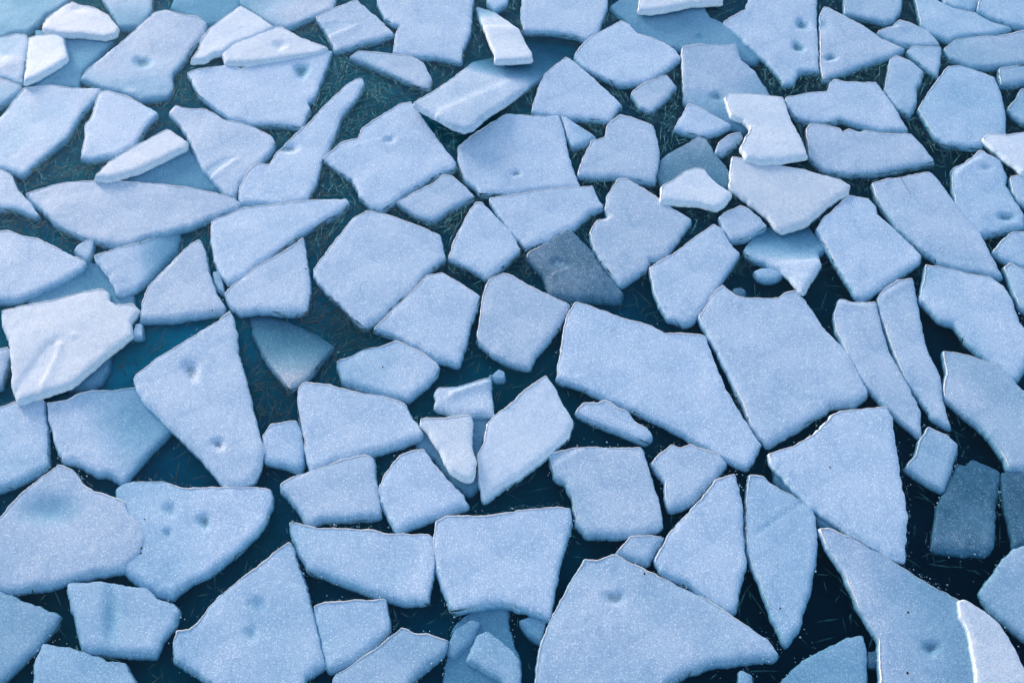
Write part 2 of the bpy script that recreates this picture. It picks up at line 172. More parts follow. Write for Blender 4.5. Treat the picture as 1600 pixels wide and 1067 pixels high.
fl('1533,925 1546,905 1565,879 1585,858 1620,835 1620,1010 1600,995 1563,964 1540,940', 'pointed dim floe at the right edge above the bottom right corner', z=-.6)
fl('1280,825 1298,826 1335,843 1383,868 1439,905 1498,938 1530,950 1555,990 1570,1085 1378,1085 1376,1067 1374,1000 1340,943 1318,890 1290,850', 'very large floe with one dark oval hole, bottom right', z=-.4, sx=-.03, pits=[(1455,1012,12,12,2.4)])
fl('1499,938 1512,937 1537,953 1563,975 1585,1009 1600,1045 1612,1085 1535,1085 1525,1035 1515,985 1503,960', 'smooth raised curved slice overlapping the very large holed floe, bottom right corner', z=2.0, sx=.02, rim=0, **TL)
fl('1215,1085 1222,1065 1256,1031 1298,1009 1326,997 1349,993 1354,1020 1356,1085', 'dark bluish floe cut by the bottom edge, left of the very large holed floe', z=-1.5)
fl('1357,1018 1371,1017 1372,1036 1359,1037', 'tiny clear cube of ice in the gap left of the very large holed floe', z=-1.5, m='clear', **CH)
fl('1155,1085 1155,1050 1160,1048 1175,1054 1190,1085', 'small bluish tip cut by the bottom edge, right of the giant triangular floe', z=-1.0, **CH)
fl('1228,152 1256,146 1293,143 1297,129 1304,124 1324,128 1369,129 1380,143 1397,166 1419,203 1374,203 1338,193 1312,185 1296,191 1270,191 1245,183 1231,166', 'boot-heeled floe with a raised step on its top edge, right of the bright axe-shaped slab', z=.8)
fl('1260,202 1265,194 1290,197 1312,201 1316,207 1326,201 1343,206 1352,203 1374,208 1425,209 1442,228 1460,252 1425,259 1369,270 1326,271 1293,267 1265,247', 'long boat-shaped floe with two nicks in its top edge, left of the large hexagonal floe', z=.9)
# ---- bottom centre
fl('451,815 498,825 569,827 608,834 670,834 678,840 678,885 668,938 633,941 597,930 557,916 526,905 504,896 482,891 467,863 456,834', 'bluish flag-shaped floe with a pointed upper left corner, lower centre left', z=-.2, sx=.01)
fl('822,1085 845,1006 865,958 884,924 901,893 914,874 935,874 960,865 983,877 1039,905 1109,938 1165,975 1200,1000 1217,1022 1206,1027 1194,1027 1165,1030 1109,1037 1075,1048 1042,1065 1030,1085', 'giant triangular floe with one faint melt spot, bottom right of centre', z=.9, pits=[(961,934,17,13,1.3)])
fl('681,815 698,806 765,805 800,799 828,795 873,792 890,794 893,812 879,865 867,913 859,966 828,953 800,945 785,942 737,947 712,954 704,947 690,913 681,885 678,851', 'large squarish floe at bottom centre, left of the giant triangular floe', z=1.0)
fl('684,1085 698,1034 704,1006 709,981 726,962 770,935 792,945 797,990 812,1030 816,1085', 'teal slab under water below the large squarish floe at bottom centre', z=-3.6, **SL)
fl('701,1006 712,983 737,967 751,972 737,1000 709,1026 701,1020', 'small oval piece lying on the teal sunken slab, bottom centre', z=-1.4, **CH)
fl('729,1031 746,992 763,986 800,1017 812,1030 814,1075 800,1073 785,1062', 'boxy piece with a bright lower edge lying on the teal sunken slab, bottom centre', z=-1.0, **CH)
fl('812,969 828,964 853,972 845,1002 828,992', 'small dark teal piece in the gap beside the giant triangular floe', z=-2.8, **CH)
fl('489,946 512,940 557,937 602,936 607,958 608,983 583,1009 557,1028 515,1047 504,1020 496,975', 'blocky floe right of the bottom triangular floe with two faint melt spots', z=.4)
fl('508,1085 521,1057 557,1033 597,1005 628,979 642,988 664,990 701,1000 695,1017 667,1040 639,1065 625,1085', 'blade-shaped floe cut by the bottom edge, left of the teal sunken slab', z=.3)

# ------------------------------------------------------------------ from the photograph's pixels to the water and back
FP = 1600*LENS/36.0
SP, CP = math.sin(PITCH), math.cos(PITCH)
def ray(px, py):
    a = (np.asarray(px, float)-800)/FP; b = (533.5-np.asarray(py, float))/FP
    return a, CP + b*SP, -SP + b*CP
def ground(px, py, z=0.0):
    x, y, k = ray(px, py); t = (z-CAM_H)/k
    return x*t, y*t
def project(x, y, z=0.0):
    zz = np.asarray(z)-CAM_H
    dep = y*CP - zz*SP; up = y*SP + zz*CP
    return 800 + FP*x/dep, 533.5 - FP*up/dep

def tag(o, label=None, cat=None, group=None, kind=None):
    for k, v in (('label', label), ('category', cat), ('group', group), ('kind', kind)):
        if v: o[k] = v
    return o

# ------------------------------------------------------------------ materials
def new_mat(name):
    m = bpy.data.materials.new(name); m.use_nodes = True
    return m, m.node_tree.nodes, m.node_tree.links, m.node_tree.nodes['Principled BSDF']
def nd(nodes, t, **kw):
    n = nodes.new(t)
    for k, v in kw.items():
        if k in n.inputs: n.inputs[k].default_value = v
        else: setattr(n, k, v)
    return n
def mixc(nodes, links, fac, a, b, mode='MIX'):
    n = nodes.new('ShaderNodeMix'); n.data_type = 'RGBA'; n.blend_type = mode
    for s, v in ((0, fac), (6, a), (7, b)):
        if hasattr(v, 'links'): links.new(v, n.inputs[s])
        else: n.inputs[s].default_value = v
    return n.outputs[2]
def ramp(nodes, links, src, p0, p1, c0=(0,0,0,1), c1=(1,1,1,1)):
    r = nodes.new('ShaderNodeValToRGB'); e = r.color_ramp.elements
    e[0].position, e[1].position, e[0].color, e[1].color = p0, p1, c0, c1
    links.new(src, r.inputs[0]); return r.outputs[0]

def ice_material(name, dark, light, spark, clear=0.0, spark_amt=.8):
    m, N, L, P = new_mat(name)
    tc = nd(N, 'ShaderNodeTexCoord').outputs['Object']
    oi = nd(N, 'ShaderNodeObjectInfo')
    big = nd(N, 'ShaderNodeTexNoise', Scale=4.5, Detail=4.0, Roughness=.6); L.new(tc, big.inputs['Vector'])
    mid = nd(N, 'ShaderNodeTexNoise', Scale=26.0, Detail=3.0, Roughness=.6); L.new(tc, mid.inputs['Vector'])
    fin = nd(N, 'ShaderNodeTexNoise', Scale=150.0, Detail=2.5, Roughness=.65); L.new(tc, fin.inputs['Vector'])
    c = mixc(N, L, ramp(N, L, big.outputs[0], .33, .67), dark, light)
    c = mixc(N, L, 1.0, c, ramp(N, L, mid.outputs[0], .32, .7, (.84,.87,.90,1), (1,1,1,1)), 'MULTIPLY')
    c = mixc(N, L, 1.0, c, ramp(N, L, fin.outputs[0], .35, .66, (.62,.68,.75,1), (1.0,1.0,1.0,1)), 'MULTIPLY')
    # white grains frozen into the ice and small air bubbles
    for sc, r0, r1, keep, amt in ((72.0, .16, .42, .42, spark_amt*.85), (110.0, .20, .46, .35, spark_amt*.55)):
        v = nd(N, 'ShaderNodeTexVoronoi', Scale=sc, Randomness=1.0); L.new(tc, v.inputs['Vector'])
        dots = ramp(N, L, v.outputs['Distance'], r0, r1, (1,1,1,1), (0,0,0,1))
        sep = nd(N, 'ShaderNodeSeparateColor'); L.new(v.outputs['Color'], sep.inputs[0])
        k = ramp(N, L, sep.outputs[0], keep, min(keep+.3, 1.0))
        f = nd(N, 'ShaderNodeMath', operation='MULTIPLY'); L.new(dots, f.inputs[0]); L.new(k, f.inputs[1])
        f2 = nd(N, 'ShaderNodeMath', operation='MULTIPLY'); L.new(f.outputs[0], f2.inputs[0]); f2.inputs[1].default_value = amt
        c = mixc(N, L, f2.outputs[0], c, spark)
    # every piece froze a little whiter or greyer than the next
    hv = nd(N, 'ShaderNodeMapRange'); L.new(oi.outputs['Random'], hv.inputs[0]); hv.inputs[3].default_value = .91; hv.inputs[4].default_value = 1.04
    hs = nd(N, 'ShaderNodeHueSaturation'); L.new(c, hs.inputs['Color']); L.new(hv.outputs[0], hs.inputs['Value'])
    L.new(hs.outputs[0], P.inputs['Base Color'])
    P.inputs['Roughness'].default_value = .55; P.inputs['Specular IOR Level'].default_value = .35
    b1 = nd(N, 'ShaderNodeBump', Strength=.6, Distance=.003); L.new(fin.outputs[0], b1.inputs['Height'])
    b2 = nd(N, 'ShaderNodeBump', Strength=.35, Distance=.004); L.new(mid.outputs[0], b2.inputs['Height']); L.new(b1.outputs[0], b2.inputs['Normal'])
    L.new(b2.outputs[0], P.inputs['Normal'])
    if clear:
        t = nd(N, 'ShaderNodeBsdfTransparent'); t.inputs[0].default_value = (.75,.95,1,1)
        mx = nd(N, 'ShaderNodeMixShader'); out = N['Material Output']
        f = ramp(N, L, mid.outputs[0], .3, .7, (clear*.7,)*3+(1,), (min(1, clear*1.3),)*3+(1,))
        L.new(f, mx.inputs[0]); L.new(P.outputs[0], mx.inputs[1]); L.new(t.outputs[0], mx.inputs[2]); L.new(mx.outputs[0], out.inputs['Surface'])
    return m
M = {
 'snow': ice_material('granular_white_ice', (.50,.66,.83,1), (.69,.80,.94,1), (.97,.98,1,1)),
 'wet': ice_material('waterlogged_ice', (.36,.45,.54,1), (.50,.58,.66,1), (.85,.9,.97,1)),
 'clear': ice_material('thin_clear_ice', (.17,.36,.50,1), (.42,.60,.76,1), (.80,.86,.93,1), clear=.42, spark_amt=.95),
 'bright': ice_material('sunlit_raised_ice', (.76,.84,.94,1), (.88,.92,.98,1), (.97,.98,1,1), spark_amt=.4),  # paler copy for raised slabs: sun on their tilted tops put into the colour
}
def plain(name, col, rough=.5, spec=.5, vary=None, scale=40):
    m, N, L, P = new_mat(name)
    P.inputs['Roughness'].default_value = rough; P.inputs['Specular IOR Level'].default_value = spec
    tc = nd(N, 'ShaderNodeTexCoord').outputs['Object']
    n = nd(N, 'ShaderNodeTexNoise', Scale=float(scale), Detail=3.0); L.new(tc, n.inputs['Vector'])
    L.new(ramp(N, L, n.outputs[0], .35, .65, (*col, 1), (*(vary or [min(1, k*1.3) for k in col]), 1)), P.inputs['Base Color'])
    return m
M['rim'] = plain('sun_tinted_frost', (.74,.67,.66), .6, .3, (.92,.85,.83), 30)  # frost with the pinkish tint of the low sun put into its colour
M['needle_gold'] = plain('sunlit_needle_ice', (.01,.10,.12), .6, .08, (.17,.40,.40), 45)  # sun glints on the upper needles put into a paler colour
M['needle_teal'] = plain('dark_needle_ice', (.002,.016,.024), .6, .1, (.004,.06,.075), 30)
M['bubble'] = plain('air_bubble_slush', (.05,.15,.22), .3, .4, (.35,.48,.58), 9)
M['twig'] = plain('dead_twig', (.05,.03,.025), .8, .2)
M['dirt'] = plain('dark_grit', (.012,.012,.014), .9, .1)

# water: clear, absorbing red first; a smooth reflecting surface
m, N, L, P = new_mat('teal_water'); N.remove(P); out = N['Material Output']
tr = nd(N, 'ShaderNodeBsdfTransparent'); gl = nd(N, 'ShaderNodeBsdfGlossy', Roughness=.09, Color=(.5, .85, 1, 1))
fr = nd(N, 'ShaderNodeFresnel', IOR=1.33); mx = nd(N, 'ShaderNodeMixShader')
tc = nd(N, 'ShaderNodeTexCoord').outputs['Object']
mp = nd(N, 'ShaderNodeMapping'); L.new(tc, mp.inputs[0]); mp.inputs['Scale'].default_value = (1, .8, 1)
vo = nd(N, 'ShaderNodeTexVoronoi', Scale=9.0, distance='MANHATTAN'); L.new(mp.outputs[0], vo.inputs['Vector'])
ns = nd(N, 'ShaderNodeTexNoise', Scale=14.0, Detail=4.0); L.new(tc, ns.inputs['Vector'])
bp = nd(N, 'ShaderNodeBump', Strength=.10, Distance=.02); L.new(vo.outputs['Distance'], bp.inputs['Height'])
bq = nd(N, 'ShaderNodeBump', Strength=.10, Distance=.02); L.new(ns.outputs[0], bq.inputs['Height']); L.new(bp.outputs[0], bq.inputs['Normal'])
L.new(bq.outputs[0], gl.inputs['Normal']); L.new(bq.outputs[0], fr.inputs['Normal'])
geo = nd(N, 'ShaderNodeNewGeometry'); fm = nd(N, 'ShaderNodeMath', operation='SUBTRACT'); fm.inputs[0].default_value = 1.0; L.new(geo.outputs['Backfacing'], fm.inputs[1])
fq = nd(N, 'ShaderNodeMath', operation='MULTIPLY'); L.new(fr.outputs[0], fq.inputs[0]); L.new(fm.outputs[0], fq.inputs[1])
L.new(fq.outputs[0], mx.inputs[0]); L.new(tr.outputs[0], mx.inputs[1]); L.new(gl.outputs[0], mx.inputs[2]); L.new(mx.outputs[0], out.inputs['Surface'])
va = nd(N, 'ShaderNodeVolumeAbsorption', Density=ABS_D); va.inputs['Color'].default_value = ABS_C
L.new(va.outputs[0], out.inputs['Volume'])
M['water'] = m
# the bed: added, its blue to green stands in for light scattered in deep water
m, N, L, P = new_mat('water_scatter_bed'); P.inputs['Roughness'].default_value = 1; P.inputs['Specular IOR Level'].default_value = 0
tc = nd(N, 'ShaderNodeTexCoord').outputs['Object']
a = nd(N, 'ShaderNodeTexNoise', Scale=.55, Detail=5.0, Roughness=.6, Distortion=.6); L.new(tc, a.inputs['Vector'])
b = nd(N, 'ShaderNodeTexNoise', Scale=5.0, Detail=5.0, Roughness=.7); L.new(tc, b.inputs['Vector'])
c = mixc(N, L, ramp(N, L, a.outputs[0], .40, .62), (.0,.84,.95,1), (.0,.70,.62,1))
c = mixc(N, L, 1.0, c, ramp(N, L, b.outputs[0], .3, .7, (.55,.6,.65,1), (1,1,1,1)), 'MULTIPLY')
L.new(c, P.inputs['Base Color']); M['bed'] = m

# ------------------------------------------------------------------ water and bed
def mesh_obj(name, verts, faces, mat, parent=None, smooth=True, loc=None):
    me = bpy.data.meshes.new(name); me.from_pydata([tuple(map(float, v)) for v in verts], [], faces); me.update()
    if smooth: me.polygons.foreach_set('use_smooth', [True]*len(me.polygons))
    me.materials.append(mat); o = bpy.data.objects.new(name, me); C.objects.link(o)
    if parent: o.parent = parent
    if loc is not None: o.location = loc
    return o
S = 45
v = [(sx*S, sy*S + 5, z) for z in (-1.2, 0) for sy in (-1, 1) for sx in (-1, 1)]
tag(mesh_obj('water', v, [(0,2,3,1), (4,5,7,6), (0,1,5,4), (2,6,7,3), (0,4,6,2), (1,3,7,5)], M['water'], smooth=False), kind='structure')
def bed_depth(x, y):
    """invented depths: shallow and brighter left, deeper and darker right and towards the camera"""
    px, py = project(x, y) if y > -1.5 else (800 + x*500, 2000)
    px = min(max(px, -800), 2400); py = min(max(py, -300), 1900)
    dd = .135 + .035*math.tanh((px-900)/500) + .03*math.tanh((py-650)/350) - .03*math.exp(-((px-250)/330)**2-((py-330)/330)**2)
    dd += .05*math.exp(-((px-1500)/350)**2-((py-900)/300)**2)
    return max(.075, dd + .02*noise.noise((x*.9, y*.9, 1.3)) + .008*noise.noise((x*4, y*4, 7)))
gx_ = [-47, -20, -10] + [-8 + .16*i for i in range(101)] + [10, 20, 47]
gy_ = [-42, -15, -4] + [-2 + .16*i for i in range(88)] + [16, 25, 52]
bvv = [(x, y, -bed_depth(x, y)) for y in gy_ for x in gx_]; nx_ = len(gx_)
tag(mesh_obj('lake_bed', bvv, [(j*nx_+i, j*nx_+i+1, (j+1)*nx_+i+1, (j+1)*nx_+i) for j in range(len(gy_)-1) for i in range(nx_-1)], M['bed']), kind='structure')  # added close under the surface to give the water its scattered teal

# ------------------------------------------------------------------ floes
def extend(pts):
    """edges that run off the photograph end some way beyond it, raggedly"""
    q = []
    for i, (x, y) in enumerate(pts):
        k = 2.5 + 3.5*random.random()
        if x < -2: x = x*k
        if x > 1602: x = 1600 + (x-1600)*k
        if y < -2: y = y*k*1.4
        if y > 1069: y = 1067 + (y-1067)*k
        q.append((x, y))
    return q
def soften(P, r=.16):
    out = []
    n = len(P)
    for i in range(n):
        a, b, c = P[i-1], P[i], P[(i+1) % n]
        l1 = np.linalg.norm(a-b); l2 = np.linalg.norm(c-b)
        r1 = min(r, .014/max(l1, 1e-6)); r2 = min(r, .014/max(l2, 1e-6))
        out += [b + (a-b)*r1, b*.72 + (b+(a-b)*r1)*.14 + (b+(c-b)*r2)*.14, b + (c-b)*r2]
    return np.array(out)
def resample(P, step):
    Q = np.vstack([P, P[:1]]); seg = np.linalg.norm(np.diff(Q, axis=0), axis=1); s = np.concatenate([[0], np.cumsum(seg)])
    n = max(12, int(s[-1]/step)); t = np.linspace(0, s[-1], n, endpoint=False)
    return np.column_stack([np.interp(t, s, Q[:, 0]), np.interp(t, s, Q[:, 1])])
def area(P): return .5*np.sum(P[:, 0]*np.roll(P[:, 1], -1) - np.roll(P[:, 0], -1)*P[:, 1])
def normals(P, k=1):
    t = np.roll(P, -k, 0) - np.roll(P, k, 0); t /= np.maximum(np.linalg.norm(t, axis=1, keepdims=True), 1e-9)
    return np.column_stack([t[:, 1], -t[:, 0]])         # outward for counter-clockwise
def smooth_closed(a, n):
    for _ in range(n): a = (np.roll(a, 1, 0) + 2*a + np.roll(a, -1, 0))/4
    return a
def n2(x, y, s, seed): return np.array([noise.noise((a*s, b*s, seed)) for a, b in zip(x, y)])
def inside(P, x, y):
    c = np.zeros(len(x), bool); n = len(P)
    for i in range(n):
        x0, y0 = P[i-1]; x1, y1 = P[i]
        if y0 == y1: continue
        hit = ((y0 > y) != (y1 > y)) & (x < (x1-x0)*(y-y0)/(y1-y0) + x0)
        c ^= hit
    return c
def edge_dist(P, pts):
    """distance to the outline and the index of the nearest outline vertex"""
    A = P; B = np.roll(P, -1, 0); d = B-A; L2 = np.maximum((d**2).sum(1), 1e-12)
    best = np.empty(len(pts)); idx = np.empty(len(pts), int)
    for s in range(0, len(pts), 2000):
        q = pts[s:s+2000, None, :]
        t = np.clip(((q-A)*d).sum(2)/L2, 0, 1); dd = ((q-(A+t[..., None]*d))**2).sum(2)
        j = dd.argmin(1); best[s:s+2000] = np.sqrt(dd[np.arange(len(j)), j]); idx[s:s+2000] = j
    return best, idx

POLY_PX = []
def build_floe(name, cat, pts, label, o, seed):
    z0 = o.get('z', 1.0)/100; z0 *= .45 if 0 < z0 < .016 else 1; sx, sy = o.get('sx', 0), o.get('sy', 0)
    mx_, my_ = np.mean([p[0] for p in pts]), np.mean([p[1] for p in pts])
    if 0 < z0 < .016: z0 -= .0105*min(1, max(0, math.hypot((mx_-780)/900, (my_-430)/620) - .45))   # floes set lower away from the middle, so the water film imitates lens vignetting
    ptsx = extend(pts)
    px = np.array([p[0] for p in ptsx]); py = np.array([p[1] for p in ptsx])
    POLY_PX.append((np.array(ptsx), z0))
    gx, gy = ground(px, py, z0); cx, cy = gx.mean(), gy.mean()
    rx, ry, rz = ray(px, py)                              # meet the tilted plane of the floe's top
    t = (z0 - CAM_H - sx*cx - sy*cy)/(rz - sx*rx - sy*ry)
    P = np.column_stack([rx*t, ry*t])
    if area(P) < 0: P = P[::-1]
    P = resample(soften(P), .011)
    size = math.sqrt(abs(area(P)))
    nb = smooth_closed(normals(P, 2), 3)
    nb /= np.maximum(np.linalg.norm(nb, axis=1, keepdims=True), 1e-9)
    amp = min(1.0, size/.25)
    P = P + nb*((n2(P[:,0], P[:,1], 18, seed)*.006 + n2(P[:,0], P[:,1], 55, seed+3)*.004)*amp)[:, None]
    near = np.clip(-nb[:, 1], 0, 1); far = np.clip(nb[:, 1], 0, 1); side = 1-np.abs(nb[:, 1])
    P = P - nb*(near*.010)[:, None]
    loc = np.array([cx, cy]); raised = z0 > .018; sunk = z0 < -.005
    st = .0165 if size > .2 else .010
    x0, y0 = P.min(0); x1, y1 = P.max(0)
    X, Y = np.meshgrid(np.arange(x0, x1, st), np.arange(y0, y1, st*.87))
    X[::2] += st/2; X = (X + np.random.uniform(-1, 1, X.shape)*st*.18).ravel(); Y = (Y + np.random.uniform(-1, 1, Y.shape)*st*.18).ravel()
    ok = inside(P, X, Y); Q = np.column_stack([X[ok], Y[ok]])
    dq, _ = edge_dist(P, Q); Q = Q[dq > .011]
    ins = P - nb*.0055; dr, _ = edge_dist(P, ins); okr = inside(P, ins[:, 0], ins[:, 1]) & (dr > .004)
    Q = np.vstack([Q, ins[okr]])
    allp = np.vstack([P, Q])
    r = delaunay_2d_cdt([Vector(p) for p in allp - loc], [], [list(range(len(P)))], 1, 1e-7)
    V = np.array([(p.x, p.y) for p in r[0]]) + loc
    faces = [tuple(f) for f in r[2]]
    ob = np.array([-1 if not s else s[0] for s in r[3]])
    ds, j = edge_dist(P, V)
    nr, fa, sd_ = near[j], far[j], side[j]
    # ---- shape of the top
    plane = z0 + sx*(V[:,0]-cx) + sy*(V[:,1]-cy)
    h = n2(V[:,0], V[:,1], 3.2, seed)*.0050 + n2(V[:,0], V[:,1], 13, seed+1)*.0010 + n2(V[:,0], V[:,1], 45, seed+2)*.0006
    wv = 1 + .5*n2(V[:,0], V[:,1], 7, seed+5)
    melt = nr*.004 + sd_*.003*(1-nr) + .0015
    if raised: melt = melt*.8
    h -= melt*wv*np.exp(-(ds/(.008 + .004*nr))**1.3)*min(1, size/.15)
    ppx, ppy = project(V[:,0], V[:,1], plane)
    pitface = np.zeros(len(V), bool)
    for (qx, qy, ax, ay, dp) in o.get('pits', []):
        ang = np.arctan2(ppy-qy, ppx-qx); wob = 1 + .16*np.sin(2*ang+seed) + .10*np.sin(3*ang+2*seed)
        rr = np.sqrt(((ppx-qx)/ax)**2 + ((ppy-qy)/ay)**2)/wob
        h -= dp*.85/100*np.exp(-(rr/.85)**2) ; h += .0012*np.exp(-((rr-1.25)/.25)**2)
        pitface |= rr < .72
    for (qx, qy, ax, ay, hh) in o.get('bumps', []):
        h += hh/100*np.exp(-(((ppx-qx)/ax)**2 + ((ppy-qy)/ay)**2))
    for (ax, ay, bx, by, wd, hh) in o.get('ridge', []):
        dx, dy = bx-ax, by-ay; ll = dx*dx+dy*dy
        tt = np.clip(((ppx-ax)*dx + (ppy-ay)*dy)/ll, 0, 1)
        wig = n2(ppx, ppy, .05, seed+9)*5
        s = (ppx-(ax+tt*dx))*(-dy/math.sqrt(ll)) + (ppy-(ay+tt*dy))*(dx/math.sqrt(ll)) + wig
        e = np.hypot(ppx-(ax+tt*dx), ppy-(ay+tt*dy))
        # sharp lip on the far side of the line, long slope on the near side
        h += hh/100*np.where(s < 0, np.exp(-(e/(wd*.55))**2), np.exp(-(e/(wd*2.4))**2))
    Z = plane + h
    # ---- sides and underside
    nP = len(P)
    first = {int(k): i for i, k in enumerate(ob) if 0 <= k < nP}
    ring = [first[k] for k in range(nP) if k in first]; kk = [k for k in range(nP) if k in first]
    base = len(V); th = .055 if not sunk else .04
    verts = np.column_stack([V, Z]).tolist()
    rings = [ring]
    off = np.abs(n2(P[:,0], P[:,1], 22, seed+7))
    for (out, dn) in ((.0050, .0035), (.0150, .012), (.0240, .030), (.006, th)):
        cur = []
        for a, k in zip(ring, kk):
            p = P[k] + nb[k]*(out*(.25 + 1.0*near[k]) + off[k]*.008*(dn > .01)); zt = Z[a] - dn
            cur.append(len(verts)); verts.append([p[0], p[1], zt])
        rings.append(cur)
    wall = []
    for a, b in zip(rings[:-1], rings[1:]):
        for i in range(len(a)):
            k2 = (i+1) % len(a); wall.append((a[i], b[i], b[k2], a[k2]))
    wall.append(tuple(reversed(rings[-1])))
    if faces:                                            # all top faces look up
        a, b, c = faces[0][:3]
        if (V[b]-V[a])[0]*(V[c]-V[a])[1] - (V[b]-V[a])[1]*(V[c]-V[a])[0] < 0: faces = [tuple(reversed(f)) for f in faces]
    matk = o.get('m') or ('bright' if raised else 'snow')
    mat = M[matk]
    VV = np.array(verts); VV[:, 0] -= cx; VV[:, 1] -= cy; VV[:, 2] -= z0
    body = faces; holes = []
    if o.get('pits'):
        body, pf = [], []
        for f in faces: (pf if all(pitface[i] for i in f) else body).append(f)
        for (qx, qy, ax, ay, dp) in o['pits']:
            sel = [f for f in pf if math.hypot((ppx[f[0]]-qx)/ax, (ppy[f[0]]-qy)/ay) < 2]
            pf = [f for f in pf if f not in set(sel)]
            if sel: holes.append((sel, dp))
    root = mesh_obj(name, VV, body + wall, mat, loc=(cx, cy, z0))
    rs_ = set(ring)
    for e in root.data.edges:
        if e.vertices[0] in rs_ and e.vertices[1] in rs_: e.use_edge_sharp = True
    tag(root, label, cat, 'ice pieces floating on the dark water')
    for sel, dps in holes:
        ids = sorted({i for f in sel for i in f}); mp_ = {i: k for k, i in enumerate(ids)}
        mesh_obj('melt_hole', VV[ids], [tuple(mp_[i] for i in f) for f in sel], M['wet'] if dps > 1.25 else mat, parent=root)
    # ---- thin frosted lip along the edges that face away, broken here and there
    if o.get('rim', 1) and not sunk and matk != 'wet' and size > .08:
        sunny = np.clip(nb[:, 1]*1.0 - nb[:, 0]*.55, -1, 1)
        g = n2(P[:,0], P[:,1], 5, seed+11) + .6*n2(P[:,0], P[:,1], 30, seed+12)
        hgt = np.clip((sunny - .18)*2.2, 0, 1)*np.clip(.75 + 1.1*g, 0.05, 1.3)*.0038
        hgt = smooth_closed(hgt, 2)
        zb = {k: Z[a] for a, k in zip(ring, kk)}
        on = [k in zb and hgt[k] >= .0005 for k in range(nP)]
        st0 = next((k for k in range(nP) if not on[k]), 0)
        runs, cur = [], []
        for q in range(nP + 1):
            k = (st0 + q) % nP
            if q < nP and on[k]: cur.append(k)
            else:
                if len(cur) > 5: runs.append(cur)
                cur = []
        for run in runs:
            rv, rf = [], []
            for k in run:
                hh = hgt[k]; wdt = .0012 + hh*.8
                for (oo, zz) in ((wdt*.5, -.004), (wdt*.5, hh*.5), (0, hh), (-wdt, hh*.35 + .0006), (-wdt*1.3, -.003)):
                    p = P[k] + nb[k]*(oo - .0005); rv.append([p[0]-cx, p[1]-cy, zb[k] + zz + .0012 - z0])
            for a in range(0, len(rv)-5, 5):
                for q in range(4): rf.append((a+q, a+5+q, a+6+q, a+q+1))
            mesh_obj('frosted_rim', rv, rf, M['rim'], parent=root)
    return root

for i, (name, cat, pts, label, o) in enumerate(F):
    build_floe(name, cat, pts, label, o, 3.17*i + 1)

# ------------------------------------------------------------------ skim ice needles, bubbles, grit, a twig
def free(px, py):
    c = np.ones(len(px), bool)
    for P, z in POLY_PX:
        a, b = P.min(0)-2, P.max(0)+2
        k = np.where(c & (px > a[0]) & (px < b[0]) & (py > a[1]) & (py < b[1]))[0]
        if len(k): c[k[inside(P, px[k], py[k])]] = False
    return c
def needles(name, label, mat, count, weight, zlo, zhi, lmin, lmax, wid, seed):
    """straight slivers frozen into a net: neighbours share a few directions"""
    rs = np.random.RandomState(seed); V, Fc = [], []; done = 0
    while done < count:
        n = 6000
        px, py = rs.uniform(-60, 1660, n), rs.uniform(-40, 1110, n)
        k = rs.rand(n) < weight(px, py); px, py = px[k], py[k]; n = len(px)
        gx, gy = ground(px, py)
        a0 = np.array([noise.noise((x*1.6, y*1.6, seed))*7 for x, y in zip(gx, gy)])
        a = a0 + rs.choice([0, .5, 1.05, 1.9], n) + rs.normal(0, .13, n)
        l = rs.uniform(lmin, lmax, n)*rs.choice([.45, .8, 1.25], n)
        dx, dy = np.cos(a)*l/2, np.sin(a)*l/2
        ok = np.ones(n, bool)
        for f in (-1, -.5, 0, .5, 1):
            qx, qy = project(gx+dx*f, gy+dy*f); ok &= free(qx, qy)
        for i in np.where(ok)[0]:
            if done >= count: break
            done += 1
            cx, cy, ddx, ddy = gx[i], gy[i], dx[i], dy[i]
            wd = wid*rs.uniform(.4, 1.3); z = rs.uniform(zlo, zhi); tz = rs.normal(0, .0012); s = rs.uniform(-.5, .5)
            ux, uy = -math.sin(a[i])*wd/2, math.cos(a[i])*wd/2; b = len(V)
            V += [(cx-ddx, cy-ddy, z-tz), (cx+ddx*s+ux, cy+ddy*s+uy, z-.0004), (cx+ddx, cy+ddy, z+tz), (cx-ddx*s-ux, cy-ddy*s-uy, z-.0004),
                  (cx, cy, z+min(.0010, wd*.2)), (cx, cy, z-.001)]
            Fc += [(b, b+4, b+1), (b+1, b+4, b+2), (b+2, b+4, b+3), (b+3, b+4, b), (b, b+1, b+5), (b+1, b+2, b+5), (b+2, b+3, b+5), (b+3, b, b+5)]
    tag(mesh_obj(name, V, Fc, M[mat], smooth=False), label, 'needle ice', kind='stuff')
def g(px, py, x, y, rx, ry): return np.exp(-(((px-x)/rx)**2 + ((py-y)/ry)**2))
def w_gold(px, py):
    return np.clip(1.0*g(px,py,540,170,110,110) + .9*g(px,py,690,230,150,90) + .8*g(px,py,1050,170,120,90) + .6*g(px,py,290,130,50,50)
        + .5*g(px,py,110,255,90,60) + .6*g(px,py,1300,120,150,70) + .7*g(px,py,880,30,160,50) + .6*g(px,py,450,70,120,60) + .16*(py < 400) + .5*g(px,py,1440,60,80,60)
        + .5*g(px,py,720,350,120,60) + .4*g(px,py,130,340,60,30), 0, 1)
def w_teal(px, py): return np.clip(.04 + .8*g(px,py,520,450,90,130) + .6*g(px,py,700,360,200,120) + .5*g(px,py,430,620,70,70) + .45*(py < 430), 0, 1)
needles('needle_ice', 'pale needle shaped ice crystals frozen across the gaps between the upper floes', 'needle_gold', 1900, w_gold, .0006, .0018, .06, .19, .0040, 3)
needles('thin_skim_ice', 'faint teal ice needles lying just under the water between the floes', 'needle_teal', 3000, w_teal, -.003, .0004, .06, .17, .009, 5)

